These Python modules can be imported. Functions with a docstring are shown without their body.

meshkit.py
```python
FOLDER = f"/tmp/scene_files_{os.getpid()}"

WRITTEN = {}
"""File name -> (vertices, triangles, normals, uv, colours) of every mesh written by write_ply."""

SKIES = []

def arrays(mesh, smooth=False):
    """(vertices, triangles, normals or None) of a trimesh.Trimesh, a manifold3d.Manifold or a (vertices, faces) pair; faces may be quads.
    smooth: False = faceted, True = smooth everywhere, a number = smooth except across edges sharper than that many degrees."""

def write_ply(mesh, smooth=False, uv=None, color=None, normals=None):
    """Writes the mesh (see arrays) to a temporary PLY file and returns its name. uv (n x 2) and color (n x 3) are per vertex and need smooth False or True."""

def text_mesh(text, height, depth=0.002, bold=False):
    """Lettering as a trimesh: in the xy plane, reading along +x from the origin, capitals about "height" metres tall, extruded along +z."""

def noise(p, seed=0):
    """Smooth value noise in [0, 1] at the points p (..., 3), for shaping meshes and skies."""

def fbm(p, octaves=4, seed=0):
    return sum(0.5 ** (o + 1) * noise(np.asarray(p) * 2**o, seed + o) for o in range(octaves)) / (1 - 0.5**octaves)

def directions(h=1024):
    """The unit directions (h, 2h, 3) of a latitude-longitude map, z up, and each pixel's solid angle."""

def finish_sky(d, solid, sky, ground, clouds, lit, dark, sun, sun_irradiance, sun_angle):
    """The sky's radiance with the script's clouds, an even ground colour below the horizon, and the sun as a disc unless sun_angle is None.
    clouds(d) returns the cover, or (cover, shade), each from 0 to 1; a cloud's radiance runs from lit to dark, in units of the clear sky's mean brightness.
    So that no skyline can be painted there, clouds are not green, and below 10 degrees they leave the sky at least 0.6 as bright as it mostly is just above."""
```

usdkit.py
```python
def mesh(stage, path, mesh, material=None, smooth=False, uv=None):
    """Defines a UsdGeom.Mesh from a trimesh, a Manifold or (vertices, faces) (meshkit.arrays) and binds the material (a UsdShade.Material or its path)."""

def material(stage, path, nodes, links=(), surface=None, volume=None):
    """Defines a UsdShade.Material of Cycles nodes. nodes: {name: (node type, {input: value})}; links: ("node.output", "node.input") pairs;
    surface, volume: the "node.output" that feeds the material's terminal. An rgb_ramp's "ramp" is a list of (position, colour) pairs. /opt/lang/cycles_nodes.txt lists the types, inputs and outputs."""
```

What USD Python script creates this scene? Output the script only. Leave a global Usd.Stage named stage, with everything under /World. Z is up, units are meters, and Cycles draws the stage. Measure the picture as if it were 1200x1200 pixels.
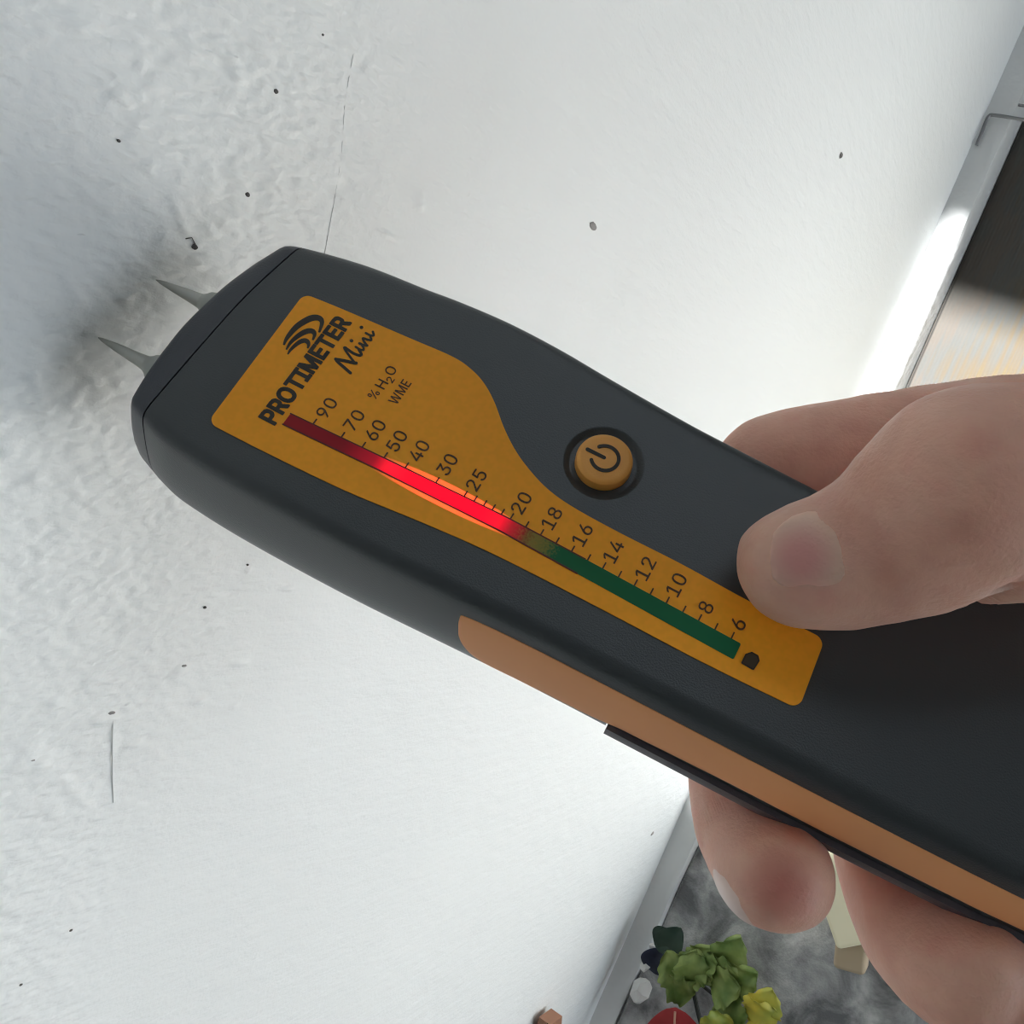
import math, random
import numpy as np
import trimesh
import manifold3d as m3
from manifold3d import Manifold, CrossSection
from shapely.geometry import Polygon, LineString, Point
from shapely import affinity
from pxr import Usd, UsdGeom, UsdLux, UsdShade, Gf, Sdf
import usdkit, meshkit

stage = Usd.Stage.CreateInMemory()
UsdGeom.SetStageUpAxis(stage, UsdGeom.Tokens.z)
UsdGeom.SetStageMetersPerUnit(stage, 1.0)
UsdGeom.Xform.Define(stage, '/World')
random.seed(7); rng = np.random.default_rng(7)

# ---------------------------------------------------------------- camera, light, exposure
def xf(path, right, up, back, pos):
    x = UsdGeom.Xformable(stage.GetPrimAtPath(path))
    m = Gf.Matrix4d(*map(float, [*right, 0, *up, 0, *back, 0, *pos, 1]))
    x.AddTransformOp().Set(m)

# columns of the camera's image axes (right, down, forward) in the room's axes: x along the wall, y out of it, z up
CR = np.array([[-0.3724706788726564, 0.9226942089777809, 0.09950371902099893],
               [0.8116210662633808, 0.37586067205480905, -0.4472135954999579],
               [-0.4500409294471285, -0.08581463698795587, -0.8888751374073809]])
CAM = np.array([0.0, 0.14911316, 0.79])
cam = UsdGeom.Camera.Define(stage, '/World/camera')
xf('/World/camera', CR[:, 0], -CR[:, 1], -CR[:, 2], CAM)
cam.CreateHorizontalApertureAttr(36.0); cam.CreateVerticalApertureAttr(36.0); cam.CreateFocalLengthAttr(36.0)
cam.CreateClippingRangeAttr(Gf.Vec2f(0.01, 50))
cam.CreateFStopAttr(0.0)
EXPOSURE = 0.12
cam.CreateExposureAttr(EXPOSURE)

def aim(path, d, pos=(0, 0, 0)):
    b = -np.array(d, float) / np.linalg.norm(d)
    r = np.cross([0, 0, 1.0], b); r /= np.linalg.norm(r)
    xf(path, r, np.cross(b, r), b, pos)

sun = UsdLux.DistantLight.Define(stage, '/World/sun')
sun.CreateIntensityAttr(8.6); sun.CreateNormalizeAttr(True); sun.CreateAngleAttr(0.6); sun.CreateColorAttr(Gf.Vec3f(0.97, 0.985, 1.0))
aim('/World/sun', (0.755, 0.003, -0.655))
sky = UsdLux.DomeLight.Define(stage, '/World/sky')
sky.CreateIntensityAttr(0.95); sky.CreateColorAttr(Gf.Vec3f(0.80, 0.90, 1.0))
low_fill = UsdLux.RectLight.Define(stage, '/World/added_low_fill')      # added area light in the made-up door opening, lights the wall from low
low_fill.CreateWidthAttr(1.5); low_fill.CreateHeightAttr(0.78); low_fill.CreateIntensityAttr(0.5)
low_fill.CreateColorAttr(Gf.Vec3f(0.93, 0.98, 1.0))
aim('/World/added_low_fill', (0, -1, 0), (0.0, 1.645, 0.45))

# ---------------------------------------------------------------- helpers
UsdGeom.Scope.Define(stage, '/World/Looks')
MATS = {}
def mat(name, nodes, links=(), surface='p.BSDF'):
    MATS[name] = usdkit.material(stage, '/World/Looks/' + name, nodes, list(links), surface=surface)
    return MATS[name]

def plain(name, color, rough=0.5, bump=None, mottle=None, **kw):
    """principled; bump = (scale, distance, detail), mottle = (scale, other colour, low, high)"""
    n = {'p': ('principled_bsdf', {'base_color': color, 'roughness': rough, **kw})}; l = []
    if bump or mottle: n['tc'] = ('texture_coordinate', {})
    if bump:
        n['bn'] = ('noise_texture', {'scale': bump[0], 'detail': bump[2]}); n['bp'] = ('bump', {'distance': bump[1], 'strength': 1.0})
        l += [('tc.object', 'bn.vector'), ('bn.fac', 'bp.height'), ('bp.normal', 'p.normal')]
    if mottle:
        n['mn'] = ('noise_texture', {'scale': mottle[0], 'detail': 4.0})
        n['mr'] = ('rgb_ramp', {'ramp': [(mottle[2], color), (mottle[3], mottle[1])]})
        l += [('tc.object', 'mn.vector'), ('mn.fac', 'mr.fac'), ('mr.color', 'p.base_color')]
    return mat(name, n, l)

TAKEN = {}
def numbered(parent, name):
    k = TAKEN.get((parent, name), 0); TAKEN[(parent, name)] = k + 1
    return name if k == 0 else f'{name}_{k:03d}'

def pathof(parent): return '/World' if parent is None else str(parent.GetPath())

def obj(name, mesh, material, parent=None, label=None, cat=None, group=None, kind=None, smooth=30):
    p = pathof(parent); nm = numbered(p, name)
    pr = usdkit.mesh(stage, f'{p}/{nm}', mesh, material, smooth=smooth).GetPrim()
    return tag(pr, label, cat, group, kind)

def tag(pr, label=None, cat=None, group=None, kind=None):
    for k, v in (('label', label), ('category', cat), ('group', group), ('kind', kind)):
        if v: pr.SetCustomDataByKey(k, v)
    return pr

def thing(name, label, cat, loc=(0, 0, 0), group=None):
    nm = numbered('/World', name)
    x = UsdGeom.Xform.Define(stage, '/World/' + nm); x.AddTranslateOp().Set(Gf.Vec3d(*map(float, loc)))
    return tag(x.GetPrim(), label, cat, group)

def tm(man):
    m = man.to_mesh(); return trimesh.Trimesh(m.vert_properties[:, :3], m.tri_verts, process=False)

def box(lo, hi, bevel=0.0):
    lo, hi = np.array(lo, float), np.array(hi, float)
    if bevel:
        c = Manifold.batch_hull([Manifold.sphere(bevel, 12).translate([float(t) for t in ((lo if i else hi)[0] + (bevel if i else -bevel), (lo if j else hi)[1] + (bevel if j else -bevel), (lo if k else hi)[2] + (bevel if k else -bevel))])
                                 for i in (0, 1) for j in (0, 1) for k in (0, 1)])
        return tm(c)
    b = trimesh.creation.box(hi - lo); b.apply_translation((lo + hi) / 2); return b

def cat_mesh(L): return trimesh.util.concatenate(L)

def tube(pts, r, sides=10, caps=True):
    p = np.asarray(pts, float); r = np.broadcast_to(r, (len(p),)).astype(float)
    t = np.gradient(p, axis=0); t /= np.linalg.norm(t, axis=1, keepdims=True)
    a = np.array([0, 0, 1.0]) if abs(t[0][2]) < .9 else np.array([1.0, 0, 0])
    V = []
    for i in range(len(p)):
        a = a - t[i] * (a @ t[i]); a /= np.linalg.norm(a); b = np.cross(t[i], a)
        ang = np.arange(sides) * 2 * np.pi / sides
        V.append(p[i] + r[i] * (np.cos(ang)[:, None] * a + np.sin(ang)[:, None] * b))
    V = np.vstack(V); F = []
    for i in range(len(p) - 1):
        for j in range(sides):
            q = [i * sides + j, i * sides + (j + 1) % sides, (i + 1) * sides + (j + 1) % sides, (i + 1) * sides + j]
            F += [[q[0], q[1], q[2]], [q[0], q[2], q[3]]]
    if caps:
        c0, c1 = len(V), len(V) + 1; V = np.vstack([V, p[:1], p[-1:]])
        for j in range(sides):
            F += [[c0, (j + 1) % sides, j], [c1, (len(p) - 1) * sides + j, (len(p) - 1) * sides + (j + 1) % sides]]
    return trimesh.Trimesh(V, F, process=False)

def catmull(P, n=12, closed=False):
    P = np.asarray(P, float); out = []
    N = len(P)
    for i in range(N if closed else N - 1):
        g = (lambda k: P[k % N]) if closed else (lambda k: P[min(max(k, 0), N - 1)])
        a, b, c, d = g(i - 1), g(i), g(i + 1), g(i + 2)
        for s in np.linspace(0, 1, n, endpoint=False):
            out.append(.5 * (2 * b + (c - a) * s + (2 * a - 5 * b + 4 * c - d) * s * s + (3 * b - a - 3 * c + d) * s ** 3))
    if not closed: out.append(P[-1])
    return np.array(out)

def grid(V, close_u=False):
    """faces of a (a, b, 3) grid"""
    a, b = V.shape[:2]; F = []
    for i in range(a - 1):
        for j in range(b if close_u else b - 1):
            q = [i * b + j, i * b + (j + 1) % b, (i + 1) * b + (j + 1) % b, (i + 1) * b + j]
            F += [[q[0], q[1], q[2]], [q[0], q[2], q[3]]]
    return V.reshape(-1, 3), np.array(F)

def extrude(poly, z0, z1):
    L = []
    for g in getattr(poly, 'geoms', [poly]):
        m = trimesh.creation.extrude_polygon(g, z1 - z0, engine='earcut'); m.apply_translation([0, 0, z0]); L.append(m)
    return cat_mesh(L)

# ---------------------------------------------------------------- materials of the setting
mat('wall_paint', {
    'tc': ('texture_coordinate', {}), 'p': ('principled_bsdf', {'roughness': 0.62, 'specular_ior_level': 0.3}),
    'm1': ('mapping', {'scale': (1, 1, 0.55)}), 'm2': ('mapping', {'scale': (1.0, 1.0, 0.3)}),
    'a': ('noise_texture', {'scale': 55.0, 'detail': 3.0, 'roughness': 0.5, 'distortion': 0.6}),
    'b': ('noise_texture', {'scale': 240.0, 'detail': 4.0, 'roughness': 0.55}),
    'c': ('noise_texture', {'scale': 900.0, 'detail': 3.0}),
    'd': ('noise_texture', {'scale': 3.0, 'detail': 2.0}),
    'r': ('rgb_ramp', {'ramp': [(0.3, (0.79, 0.81, 0.80)), (0.7, (0.83, 0.845, 0.83))]}),
    'ba': ('bump', {'distance': 0.001, 'strength': 0.5}), 'bb': ('bump', {'distance': 0.0007, 'strength': 0.6}), 'bc': ('bump', {'distance': 0.0002, 'strength': 0.6})},
    [('tc.object', 'm1.vector'), ('tc.object', 'm2.vector'), ('m1.vector', 'a.vector'), ('m2.vector', 'b.vector'), ('tc.object', 'c.vector'), ('tc.object', 'd.vector'),
     ('d.fac', 'r.fac'), ('r.color', 'p.base_color'), ('a.fac', 'ba.height'), ('b.fac', 'bb.height'), ('c.fac', 'bc.height'),
     ('ba.normal', 'bb.normal'), ('bb.normal', 'bc.normal'), ('bc.normal', 'p.normal')])
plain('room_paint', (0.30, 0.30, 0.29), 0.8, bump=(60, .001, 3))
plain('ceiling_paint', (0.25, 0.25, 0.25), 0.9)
plain('gloss_paint', (0.70, 0.705, 0.69), 0.35, bump=(120, .0006, 3))
plain('floor_wood', (0.66, 0.63, 0.58), 0.5, mottle=(9, (0.72, 0.70, 0.66), .35, .65))
plain('floor_joint', (0.25, 0.18, 0.12), 0.7)
plain('chip', (0.09, 0.085, 0.08), 0.8)
plain('pit_grey', (0.28, 0.27, 0.26), 0.9)
plain('hairline', (0.78, 0.79, 0.78), 0.8)

# ---------------------------------------------------------------- the room
def struct(name, mesh, m, parent=None, smooth=30):
    return obj(name, mesh, MATS[m], parent, kind='structure' if parent is None else None, smooth=smooth)

X0, X1, Y1, ZC = -1.8, 1.8, 1.7, 2.4
# wall face as a height field: fine near the meter, coarse elsewhere
def smooth(t): t = np.clip(t, 0, 1); return t * t * (3 - 2 * t)
def wall_h(x, z):
    near = smooth((x + .13) / .05) * smooth((.22 - x) / .05) * smooth((z - .46) / .08) * smooth((.82 - z) / .05)
    rough = smooth((z - .585) / .06) * smooth((x + .085) / .05)
    q = lambda sx, sz, seed, oc=3: meshkit.fbm(np.stack([x * sx, z * sz, x * 0], -1), oc, seed) - .5
    d1, d2 = (x * .8 + z * .6), (x * .6 - z * .8)
    diag = meshkit.fbm(np.stack([d1 * 420, d2 * 95, x * 0], -1), 3, 5) - .5
    ridge = .5 - np.abs(meshkit.noise(np.stack([d1 * 260, d2 * 60, x * 0], -1), 8) - .5) * 2
    sparse = np.clip(meshkit.noise(np.stack([d1 * 620, d2 * 230, x * 0], -1), 21) - .70, 0, 1) * np.clip(meshkit.noise(np.stack([d1 * 120, d2 * 120, x * 0], -1), 22) - .35, 0, 1)
    h = .00025 * q(70, 40, 1) + rough * (.00045 * q(420, 200, 2) + .00035 * diag + .00010 * np.clip(ridge, 0, 1) + .0042 * sparse + .0008 * q(1100, 600, 9, 2)) + .00015 * q(300, 90, 3)
    for bx, bz, rx, rz, a in BUMPS:
        h = h + a * np.exp(-((x - bx) / rx) ** 2 - ((z - bz) / rz) ** 2)
    tips = sum(np.exp(-((x - tx) ** 2 + (z - tz) ** 2) / .0025 ** 2) for tx, tz in ((.00362, .65942), (.0165, .66687)))
    return .78 * h * near * (1 - tips)
BUMPS = [(-.0278, .6876, .0011, .0024, .0007), (-.0342, .6684, .0012, .003, .0006), (-.035, .6574, .001, .0026, .0005), (.1017, .6473, .0018, .004, .0007), (.102, .6518, .0014, .003, .0006), (.0838, .6182, .0013, .003, .0006), (.0932, .6327, .0012, .003, .0007), (.0825, .6166, .0010, .0025, .0005)]
for k in range(80):
    BUMPS.append((rng.uniform(-.06, .14), rng.uniform(.585, .72), rng.uniform(.0005, .0010), rng.uniform(.0012, .0030), rng.choice([-1, 1, 1]) * rng.uniform(.0003, .0008)))
wx = np.concatenate([np.linspace(X0 - .1, -.14, 6)[:-1], np.arange(-.14, .23, .00045), np.linspace(.23, X1 + .1, 6)[1:]])
wz = np.concatenate([np.linspace(-.05, .45, 5)[:-1], np.arange(.45, .83, .0009), np.linspace(.83, ZC, 5)[1:]])
wgx, wgz = np.meshgrid(wx, wz, indexing='ij')
wv, wf = grid(np.stack([wgx, wall_h(wgx, wgz), wgz], -1))
wback = box((X0 - .1, -.12, -.05), (X1 + .1, -.004, ZC))
wf = wf[:, ::-1]
wall = struct('wall_back', cat_mesh([trimesh.Trimesh(wv, wf, process=False), wback]), 'wall_paint')
tag(wall, 'white painted rough plaster wall that the moisture meter is pressed against', None, None, 'structure')
def wall_lump(x, z, rx, rz, h, m='wall_paint', name=None, kind=None):
    s = trimesh.creation.icosphere(2, 1.0)
    v = s.vertices * (1 + .35 * (meshkit.noise(s.vertices * 2.3 + [x * 900, 0, z * 900])[:, None] - .5))
    s.vertices = v * [rx, h, rz] + [x, 0, z]
    return s
# flecks of dirt and missing paint, trowel pits, a fine scratch and a hairline crack
for (x, z, r) in [(-.0366, .6483, .0007), (-.0174, .6462, .0007), (-.0045, .6538, .0008), (-.0153, .6759, .0004), (.0676, .6167, .0005), (-.1602, .3191, .0022), (.1476, .6208, .0005), (.1583, .6298, .0005), (.0569, .6082, .0004), (-.0505, .6422, .0004)]:
    obj('paint_fleck', wall_lump(x, z, r * .6, r * .9, r * .35 + .0001), MATS['chip'], wall)
obj('paint_fleck', tube([(-.0052, .0001, .6564), (-.0058, .0001, .6552), (-.0050, .0001, .6540)], .00011, 6), MATS['chip'], wall)
for (x, z, rx, rz) in [(.0919, .6327, .0011, .0026), (.0818, .6166, .0009, .0022), (.1006, .6485, .0010, .0022), (-.0573, .5148, .0028, .006), (.2313, .1215, .004, .006)]:
    obj('plaster_pit', wall_lump(x, z, rx * .38, rz * .42, .00045), MATS['pit_grey'], wall)
obj('scratch', tube(catmull([(.0935, .0002, .6316), (.1046, .00025, .6272), (.1148, .0002, .6226)], 8), .00016, 6), MATS['hairline'], wall)
obj('hairline_crack', tube(catmull([(-.0519, 0, .633), (-.0430, 0, .6305), (-.0337, 0, .6263), (-.0250, 0, .6235), (-.0136, 0, .6204)], 8), .00008, 6), MATS['hairline'], wall)
fl = struct('floor', box((X0, 0, -.06), (X1, Y1, -.006)), 'floor_joint')
y = 0.0
while y < Y1 - .01:
    x = X0 - rng.uniform(0, .9)
    while x < X1:
        a, b = max(x, X0), min(x + 1.2, X1)
        if b - a > .02: struct('floor_board', box((a + .0015, y + .0015, -.006), (b - .0015, min(y + .19, Y1) - .0015, 0)), 'floor_wood', fl, smooth=False)
        x += 1.2
    y += .19
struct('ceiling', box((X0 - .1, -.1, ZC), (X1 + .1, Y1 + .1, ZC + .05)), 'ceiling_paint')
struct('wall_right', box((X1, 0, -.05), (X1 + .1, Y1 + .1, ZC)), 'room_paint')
# left wall with the window the sun comes through, next to the corner
WZ0, WZ1, WY0, WY1 = 1.437, 1.90, 0.0, 1.15
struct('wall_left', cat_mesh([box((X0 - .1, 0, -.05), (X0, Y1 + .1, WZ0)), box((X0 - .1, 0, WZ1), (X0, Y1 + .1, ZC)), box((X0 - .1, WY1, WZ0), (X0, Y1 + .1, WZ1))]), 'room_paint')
w1 = struct('window_1', cat_mesh([box((X0 - .075, WY0 - .0, WZ1 - .03), (X0 - .025, WY1, WZ1)), box((X0 - .075, WY0, WZ0), (X0 - .025, WY1, WZ0 + .0)) if False else box((X0 - .075, WY1 - .03, WZ0), (X0 - .025, WY1, WZ1 - .03))]), 'gloss_paint')
# front wall; its low glazed door is made up to house the added light
DX, DZ0, DZ1 = .78, .03, .86
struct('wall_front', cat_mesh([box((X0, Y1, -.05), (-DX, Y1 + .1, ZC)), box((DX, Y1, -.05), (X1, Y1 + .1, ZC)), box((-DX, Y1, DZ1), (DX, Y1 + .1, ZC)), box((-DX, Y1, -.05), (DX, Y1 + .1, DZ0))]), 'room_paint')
w2 = struct('added_window_2', cat_mesh([box((-DX, Y1 + .02, DZ0), (-DX + .04, Y1 + .07, DZ1)), box((DX - .04, Y1 + .02, DZ0), (DX, Y1 + .07, DZ1)), box((-DX, Y1 + .02, DZ1 - .04), (DX, Y1 + .07, DZ1)), box((-DX, Y1 + .02, DZ0), (DX, Y1 + .07, DZ0 + .04)), box((-.02, Y1 + .02, DZ0), (.02, Y1 + .07, DZ1))]), 'gloss_paint')
# skirting board along the wall: rounded ledge
P = [(0, 0), (.018, 0), (.018, .058), (.0165, .0625), (.012, .064), (0, .064)]
N = len(P)
V = np.array([[(xx, py, pz) for py, pz in P] for xx in np.linspace(X0, X1, 2)])
v, f = grid(V, True)
f = np.vstack([f, [[0, i, i + 1] for i in range(1, N - 1)], [[N, N + i + 1, N + i] for i in range(1, N - 1)]])
sk = trimesh.Trimesh(v, f); sk.fix_normals()
base = struct('baseboard_back', sk, 'gloss_paint')
tag(base, 'white gloss skirting board along the foot of the wall', None, None, 'structure')

# ---------------------------------------------------------------- the meter (modelled in its own frame: u along, v across, w out of the face)
K = 0.9516
S = 0.82e-3 * K
DO = CAM + K * (np.array([0.016318609919443824, 0.07577013189396445, 0.6442244774651895]) - CAM)
DU = np.array([0.07917166802422235, 0.955733284120992, -0.28338266814603436])
DV = np.array([-0.8744141423637222, -0.06992278368222615, -0.48011531110395284])
DW = np.array([-0.47867708804221987, 0.2858053427517263, 0.830170796546102])
def dev_frame(path): 
    x = UsdGeom.Xformable(stage.GetPrimAtPath(path)); x.ClearXformOpOrder()
    x.AddTransformOp(opSuffix='frame').Set(Gf.Matrix4d(*map(float, [*DU, 0, *DV, 0, *DW, 0, *DO, 1])))
def sc(m):
    m = m.copy() if isinstance(m, trimesh.Trimesh) else tm(m)
    m.apply_scale(S); return m

plain('housing', (0.034, 0.039, 0.041), 0.36, bump=(3500, .00006, 2), specular_ior_level=0.6)
plain('cap_plastic', (0.034, 0.038, 0.047), 0.36, bump=(3500, .00006, 2), specular_ior_level=0.6)
plain('cover_plastic', (0.075, 0.068, 0.078), 0.5, bump=(3500, .00006, 2))
plain('grip_orange', (0.88, 0.385, 0.155), 0.55, bump=(4000, .00005, 2))
plain('label_orange', (0.95, 0.365, 0.016), 0.55, mottle=(900, (0.90, 0.355, 0.014), .4, .6), specular_ior_level=0.3)
plain('button_orange', (0.80, 0.36, 0.07), 0.5, bump=(4000, .00004, 2))
plain('print_black', (0.022, 0.016, 0.010), 0.6)
plain('print_brown', (0.06, 0.022, 0.006), 0.6)
plain('print_maroon', (0.10, 0.008, 0.008), 0.6)
plain('battery_print', (0.05, 0.035, 0.018), 0.6)
plain('steel', (0.50, 0.50, 0.46), 0.38, metallic=0.75)
plain('boss', (0.44, 0.45, 0.41), 0.45, metallic=0.2)

meter = thing('moisture_meter', 'dark grey and orange handheld moisture meter with two pins pressed to the white wall', 'moisture meter')
dev_frame(meter.GetPath())

lo = [(-72, -20.0), (-66, -21.2), (-50, -22.0), (-25, -21.8), (0, -20.6), (16, -19.8), (35, -19.3), (56, -18.8), (80, -18.2), (110, -17.0), (131, -15.5)]
hi = [(131, 33.0), (110, 34.2), (80, 35.0), (52, 35.6), (29.4, 36.2), (19.7, 36.6), (3.4, 37.8), (-9.3, 38.9), (-21.9, 39.3), (-33.6, 38.7), (-42.2, 37.8), (-56.5, 36.5), (-70.7, 33.6), (-75.2, 31.8)]
head = [(-77.9, 24.5), (-80.1, 16.1), (-81.4, 6), (-81.6, 0), (-81.1, -9.2), (-79.9, -17.2)]
plan = Polygon(list(map(tuple, np.vstack([catmull(lo, 8), [(137, -10), (138.5, 9), (137, 27)], catmull(hi, 8), catmull(head, 6)]))))
plan = plan.buffer(-5, quad_segs=24).buffer(5, quad_segs=24) if False else plan.buffer(-3.2, quad_segs=24).buffer(3.2, quad_segs=24)
NP = 420
def ring(off, w):
    q = plan.buffer(off, quad_segs=24) if off else plan
    c = LineString(q.exterior.coords)
    P = np.array(q.exterior.coords)
    if Polygon(P).exterior.is_ccw is False: P = P[::-1]; c = LineString(P)
    s0 = c.project(LineString([(40, 9), (400, 9)]).intersection(c))
    pts = [c.interpolate((s0 + c.length * k / NP) % c.length).coords[0] for k in range(NP)]
    return np.column_stack([np.array(pts), np.full(NP, w)])
PROFILE = [(-3.4, 0), (-2.2, -.12), (-1.2, -.5), (-.5, -1.15), (0, -2.1), (.5, -3.6), (1.5, -7), (2.5, -11), (3.3, -15), (3.7, -19), (3.4, -22), (2.2, -25.5), (0, -28.6), (-3, -30.8), (-7, -32), (-9, -32.3)]
rings = np.array([ring(o, w) for o, w in PROFILE])
v, f = grid(rings, True)
def fan(idx, flip):
    q = trimesh.creation.triangulate_polygon(Polygon(v[idx][:, :2]), engine='earcut')
    return q
# caps of the first and the last ring
c0 = np.arange(NP); cl = np.arange(NP) + (len(PROFILE) - 1) * NP
def capfaces(idx):
    vv, ff = trimesh.creation.triangulate_polygon(Polygon(v[idx][:, :2]), engine='earcut')
    look = {tuple(np.round(p, 6)): i for p, i in zip(v[idx][:, :2], idx)}
    m = [look[tuple(np.round(p, 6))] for p in vv]
    return np.array([[m[a] for a in t] for t in ff])
f = np.vstack([f, capfaces(c0), capfaces(cl)])
full = trimesh.Trimesh(v, f, process=True); full.fix_normals()
if full.volume < 0: full.invert()
fullm = Manifold(m3.Mesh(full.vertices.astype(np.float32), full.faces.astype(np.uint32)))
def prism(poly, w0, w1):
    P = np.array(poly.exterior.coords)[:-1]
    if not poly.exterior.is_ccw: P = P[::-1]
    return CrossSection([P.tolist()]).extrude(w1 - w0).translate([0, 0, w0])
seam = catmull([(-77.5, -32), (-75.6, -24), (-75.0, -18.3), (-74.7, -8), (-74.4, 1), (-73.6, 16), (-71.0, 33), (-69, 46)], 8)
capreg = Polygon(list(map(tuple, seam)) + [(-120, 46), (-120, -32)])
endcap = fullm ^ prism(capreg.buffer(-.16), -50, 10)
body = fullm - prism(capreg.buffer(.16), -50, 10)
groove = fullm ^ prism(capreg.buffer(.6), -50, 10)
# inside the seam: a slightly smaller core
core = Polygon(plan.buffer(-1.6).exterior.coords)
# recess round the button
BU, BV = 10.7, 18.6
dish = CrossSection([[(0, -.9), (6.5, -.9), (7.1, -.75), (7.9, -.25), (8.5, .02), (8.5, 1.5), (0, 1.5)]]).revolve(72).translate([BU, BV, 0])
body = body - dish
# battery cover on the back
covreg = prism(Polygon([(35, -60), (150, -60), (150, 60), (35, 60)]), -50, -18.3)
PROFILE2 = [(3.2, -14.5), (3.6, -18.2), (3.75, -20.5), (3.6, -23), (2.4, -26.5), (0, -29.2), (-3, -31.4), (-7, -32.6), (-9, -32.9)]
crings = np.array([ring(o + 1.2, w) for o, w in PROFILE2])
cv, cf = grid(crings, True)
def lid(r): return trimesh.creation.triangulate_polygon(Polygon(r[:, :2]), engine='earcut')[1]
v_keep = v; v = cv; c_a = np.arange(NP); c_b = np.arange(NP) + (len(crings) - 1) * NP
cf = np.vstack([cf, capfaces(c_a), capfaces(c_b)]); v = v_keep
cfull = trimesh.Trimesh(cv, cf, process=True); cfull.fix_normals()
if cfull.volume < 0: cfull.invert()
cover = Manifold(m3.Mesh(cfull.vertices.astype(np.float32), cfull.faces.astype(np.uint32))) ^ prism(Polygon([(35.4, -60), (150, -60), (150, 60), (35.4, 60)]), -50, -18.6)
body = body - covreg
seam_core = (prism(core, -29, -1.2) ^ prism(capreg.buffer(1.5), -50, 10))
body_m = tm(body); obj('housing', sc(body_m), MATS['housing'], meter)
obj('end_cap', sc(tm(endcap)), MATS['cap_plastic'], meter)
obj('cap_seam', sc(tm(seam_core - prism(capreg.buffer(-.5), -50, 10))), MATS['print_black'], meter)
obj('battery_cover', sc(tm(cover)), MATS['cover_plastic'], meter)

# orange grip strip let into the side wall
prof_w = np.array([p[1] for p in PROFILE]); prof_o = np.array([p[0] for p in PROFILE])
def side(uq, w, extra):
    """point on the low side wall at length uq and depth w"""
    o = np.interp(-w, -prof_w, prof_o)
    vv = np.interp(uq, [p[0] for p in lo], [p[1] for p in lo])
    return (uq, vv - o - extra, w)
us = np.concatenate([np.linspace(1.0, 10, 19), np.linspace(12, 126, 58)])
def strip_w(uq):
    t = np.clip((uq - 1.0) / 9.0, 0, 1)
    top = np.interp(uq, [1, 12, 40, 80, 126], [-5.0, -4.9, -4.9, -5.0, -5.6])
    bot = np.interp(uq, [12, 30, 38, 60, 80, 126], [-20.6, -19.6, -17.8, -16.6, -16.4, -16.2])
    mid = top - 3.2
    r = math.sqrt(max(0, 1 - (1 - t) ** 2.2))
    return top - (1 - r) * .6, mid + (bot - mid) * r
def strip_surface(extra):
    R = []
    for q in us:
        a, b = strip_w(q)
        R.append([side(q, a + (b - a) * s, extra if 0 < k < 12 else extra * .35) for k, s in enumerate(np.linspace(0, 1, 13))])
    return np.array(R)
o_, i_ = strip_surface(.42), strip_surface(-1.0)
nb = 13
vo, fo = grid(o_); vi, fi = grid(i_)
V = np.vstack([vo, vi]); n0 = len(vo); F = [fo[:, ::-1], fi + n0]
edge = list(range(nb)) + [k * nb + nb - 1 for k in range(1, len(us))] + [(len(us) - 1) * nb + j for j in range(nb - 2, -1, -1)] + [k * nb for k in range(len(us) - 2, 0, -1)]
E2 = [[[a, b, b + n0], [a, b + n0, a + n0]] for a, b in zip(edge, edge[1:] + edge[:1])]
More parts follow.
